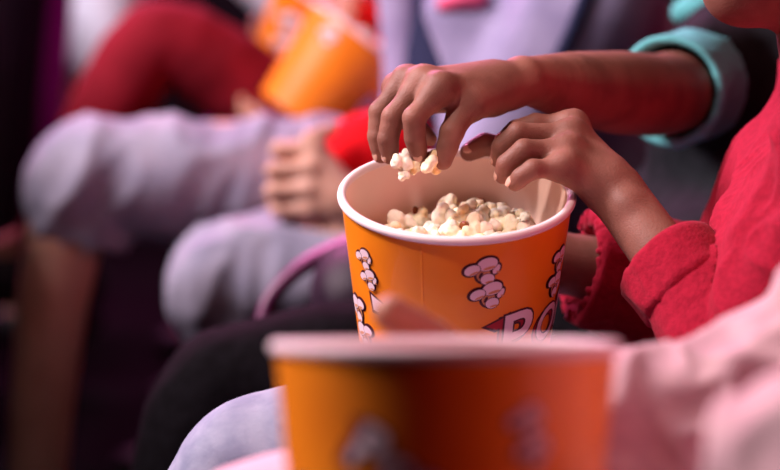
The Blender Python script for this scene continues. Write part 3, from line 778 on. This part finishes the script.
def bucket(label, rimc, n, right, H=.165, R=.092, Rb=.074, seam=-.32):
    ex, ey, n = frame_from_axis(n, right)
    base = Vector(rimc) - n * H
    Mx = Matrix(((ex.x, ey.x, n.x, base.x), (ex.y, ey.y, n.y, base.y), (ex.z, ey.z, n.z, base.z), (0, 0, 0, 1)))
    root = thing('popcorn_bucket', label, 'popcorn bucket', group='printed popcorn buckets', matrix=Mx)
    t = .0009
    prof = [(Rb, 0)] + [(Rb + (R - Rb) * i / 24, H * i / 24) for i in range(1, 25)]
    bm = lathe(prof)
    inner = lathe([(r - t, z) for r, z in reversed(prof)] )
    obj_bm('outer_wall', bm, M['cup_print'], root)
    obj_bm('inner_liner', inner, M['cup_paper'], root)
    rr = .0036
    rim = lathe([(R - t / 2 + rr * math.cos(a), H + rr * .6 + rr * math.sin(a)) for a in (2 * PI * i / 16 for i in range(16))], closed=True)
    bmesh.ops.recalc_face_normals(rim, faces=rim.faces[:])
    obj_bm('rim', rim, M['cup_rim'], root)
    bb = lathe([(.0005, .008), (Rb * .6, .008), (Rb - .002 + (R - Rb) * .008 / H, .008), (Rb - .002, .0), ])
    obj_bm('bottom', bb, M['cup_paper'], root)
    # overlapped paper seam
    sm = bmesh.new(); cup = Cup(root, H, R, Rb)
    cols = []
    for i in range(25):
        z = H * i / 24 * .985; r = cup.rad(z)
        cols.append([sm.verts.new(((r + o) * math.sin(seam + du), -(r + o) * math.cos(seam + du), z)) for du, o in ((-.011, .00005), (-.009, .00018), (.009, .00018), (.011, .00005))])
    for a, b in zip(cols, cols[1:]):
        for i in range(3): sm.faces.new((a[i], a[i+1], b[i+1], b[i]))
    obj_bm('seam', sm, M['cup_print'], root)
    return root, cup, Mx

a2 = math.radians(23.7)
n2 = UP * math.cos(a2) - FWD * math.sin(a2)
b2, cup2, MX2 = bucket('orange popcorn bucket in sharp focus on the lap, full of popcorn, hands over it', P(456.5, 197, 1.60), n2, (1, 0, -.022))
cup2.corn(math.radians(-54), .042, .0205, .2)
cup2.corn(math.radians(13), .039, .0270, .12)
cup2.corn(math.radians(63), .050, .0250, -.3, pair=True)
cup2.corn(math.radians(-64), .096, .0270, .5, mirror=-1)
cup2.word(math.radians(23), .109, .058, 0.10)
for off, mi, k in ((.0003, 0, 1.0), (.0006, 1, .72)):
    cup2.poly(('printed_mark', 99), [(-.010 * k, .009 * k), (.012 * k, .002 * k), (.006 * k, -.010 * k), (-.008 * k, -.010 * k)], math.radians(-47), .067, off, mi)
cup2.finish()

a1 = math.radians(-1.6)
n1 = UP * math.cos(a1) - FWD * math.sin(a1)
b1, cup1, MX1 = bucket('blurred orange popcorn bucket nearest the viewer, rim seen edge-on', P(445, 351, 1.06), n1, (1, 0, -.004), R=.0895, seam=-.1)
cup1.corn(math.radians(27), .042, .0185, .2, pair=True)
cup1.word(math.radians(-37), .050, .032, -.50)
cup1.corn(math.radians(-62), .085, .022, .2)
cup1.finish()

n3 = Vector((.60, .10, .78))
b3, cup3, MX3 = bucket('orange popcorn bucket tilted in the lap behind the fist and red sleeve', P(362, 42, 3.0), n3, (1, 0, -.4), H=.15, R=.092)
cup3.corn(math.radians(-30), .03, .030, .2, pair=False); cup3.word(math.radians(40), .09, .05, 0)
cup3.finish()
n4 = Vector((.40, -.25, .80))
b4, cup4, MX4 = bucket('yellow-orange popcorn bucket farthest back, beyond the tilted one', P(330, -8, 3.42), n4, (1, 0, -.4), H=.15, R=.092)
cup4.corn(math.radians(-25), .085, .050, .2, pair=True); cup4.finish()

# ================================================================== popcorn
def popcorn_mesh(seed):
    rng = random.Random(seed); pr = []
    n = rng.randint(7, 11)
    for i in range(n):
        v = Vector((rng.gauss(0, 1), rng.gauss(0, 1), rng.gauss(0, 1))).normalized()
        d = rng.uniform(.0045, .0082); r = rng.uniform(.0024, .0050)
        pr.append(('e', tuple(v * d), (r, r * rng.uniform(.8, 1.1), r * rng.uniform(.8, 1.1))))
    pr.append(('e', (0, 0, 0), (.0045, .0045, .0045)))
    V, F = solid(pr, .0009, .0016)
    N = normals(V, F); V = V + N * (.0007 * 2.2 * (vnoise(V.astype(np.float64) * 330, seed) - .5))[:, None]
    me = mesh_np('popcorn', V, F); me.materials.append(M['popcorn' if seed % 2 else 'popcorn_white'])
    hv = Vector((rng.gauss(0, 1), rng.gauss(0, 1), rng.gauss(0, 1))).normalized()
    c = hv * .0062
    V2, F2 = solid([('e', tuple(c), (.0034, .0026, .0030)), ('e', tuple(c + Vector((.002, .001, .001))), (.0022, .0018, .0016))], .0006, .001)
    m2 = mesh_np('hull', V2, F2); m2.materials.append(M['hull'])
    return me, m2
POP = [popcorn_mesh(100 + i) for i in range(10)]
def popcorn(pos, label, group=None, hull=True, s=1.0, k=None):
    i = random.randrange(len(POP)) if k is None else k
    o = bpy.data.objects.new('popcorn', POP[i][0]); COL.objects.link(o)
    o.location = pos; o.rotation_euler = (random.uniform(0, 6.28), random.uniform(0, 6.28), random.uniform(0, 6.28)); o.scale = (s, s, s)
    o['label'] = label; o['category'] = 'popcorn'
    if group: o['group'] = group
    if hull and i % 2:
        hh = bpy.data.objects.new('hull', POP[i][1]); COL.objects.link(hh); hh.parent = o; hh['label'] = 'brown hull'
    return o
# heap inside the sharp bucket (lower layers nobody could count) and the pieces on top of it
def surf_h(x, y):
    "height of the heap below the rim, bucket coordinates"
    r = math.hypot(x, y)
    return cup2.H - .040 + .010 * math.exp(-((x - .01)**2 + (y - .02)**2) / .0018) + .006 * math.exp(-((x - .05)**2 + (y - .01)**2) / .0006)
hv, hf = [], []
NR, NA = 14, 48
for i in range(NR + 1):
    for j in range(NA):
        r = (cup2.rad(.115) - .0035) * i / NR; a = 2 * PI * j / NA
        x, y = r * math.cos(a), r * math.sin(a)
        hv.append((x, y, surf_h(x, y) - .016 + .004 * random.random()))
for i in range(NR):
    for j in range(NA): hf.append((i * NA + j, (i + 1) * NA + j, (i + 1) * NA + (j + 1) % NA, i * NA + (j + 1) % NA))
hv = np.array(hv, np.float32); bot = hv.copy(); bot[:, 2] = .012; bot[:, :2] *= .86
hf2 = np.array(hf, np.int32); side = np.array([(NR * NA + j, NR * NA + j + len(hv), NR * NA + (j + 1) % NA + len(hv), NR * NA + (j + 1) % NA) for j in range(NA)], np.int32)
heap = link('popcorn_heap', mesh_np('popcorn_heap', np.concatenate([hv, bot]), np.concatenate([hf2, hf2[:, ::-1] + len(hv), side])), M['popcorn'])
heap.matrix_world = MX2
tag(heap, 'packed popcorn underneath the top pieces in the sharp bucket', 'popcorn', kind='stuff')
placed = []
tries = 0
while tries < 6000 and len(placed) < 90:
    tries += 1
    r = .0665 * math.sqrt(random.random()); a = random.uniform(0, 2 * PI)
    x, y = r * math.cos(a), r * math.sin(a)
    if all((x - q[0])**2 + (y - q[1])**2 > .0122**2 for q in placed): placed.append((x, y))
for x, y in placed:
    popcorn(MX2 @ Vector((x, y, surf_h(x, y) - .006 + random.uniform(-.004, .007))), 'popped corn piece in the pile inside the sharp orange bucket', 'popcorn piled in the sharp bucket', s=random.uniform(1.1, 1.42))
for (px, py, d, s, k, lb) in ((402, 162, 1.612, 1.05, 0, 'white popcorn piece pinched under the middle fingertip'), (431, 163, 1.602, 1.1, 1, 'brown-spotted popcorn piece pinched against the thumb'),
                              (416, 165, 1.612, .8, 3, 'small popcorn piece pinched between the two held ones'), (402, 174, 1.607, .62, 2, 'lowest white popcorn piece hanging from the pinching fingers')):
    popcorn(P(px, py, d), lb, 'popcorn held in the fingers', s=s, k=k)
for i in range(16):
    r = .07 * math.sqrt(random.random()); a = random.uniform(0, 6.28)
    popcorn(MX3 @ Vector((r * math.cos(a), r * math.sin(a), cup3.H - .004 + random.uniform(-.005, .012))), 'popcorn piece in the mouth of the tilted bucket far behind', 'popcorn in the tilted bucket', hull=False, s=1.4)

# ================================================================== light
def area(name, loc, target, size, power, col, size_y=None):
    l = bpy.data.lights.new(name, 'AREA'); l.energy = power; l.color = col; l.size = size
    if size_y: l.shape = 'RECTANGLE'; l.size_y = size_y
    o = bpy.data.objects.new(name, l); COL.objects.link(o); o.location = loc
    o.rotation_euler = (Vector(target) - Vector(loc)).to_track_quat('-Z', 'Y').to_euler()
    return o
area('screen_light', (-2.1, 1.85, 2.6), (-.05, 1.9, .65), .9, 180, (1.0, .79, .84))
area('added_top_fill', (-.2, 1.3, 3.1), (.05, 1.7, .65), .5, 6, (1.0, .78, .70))  # weak overhead fill, added to lift the inside of the buckets
area('red_wash', (1.5, .3, 1.9), (.1, 1.8, .7), .6, 9, (1.0, .05, .09))
area('magenta_wash', (-1.0, 4.9, 2.8), (-.1, 2.8, .6), 1.1, 150, (1.0, .24, .60))
sl = bpy.data.lights.new('added_bucket_spot', 'SPOT'); sl.energy = 190; sl.color = (1.0, .80, .74); sl.spot_size = math.radians(14); sl.spot_blend = .7; sl.shadow_soft_size = .06  # added spot without a known fixture, brightens the popcorn and inner bucket wall
so = bpy.data.objects.new('added_bucket_spot', sl); COL.objects.link(so); so.location = (-1.15, .45, 2.75)
so.rotation_euler = (P(450, 205, 1.6) - so.location).to_track_quat('-Z', 'Y').to_euler()
w_ = bpy.data.worlds.new('world'); sc.world = w_; w_.use_nodes = True
w_.node_tree.nodes['Background'].inputs[0].default_value = (.03, .015, .03, 1); w_.node_tree.nodes['Background'].inputs[1].default_value = .15
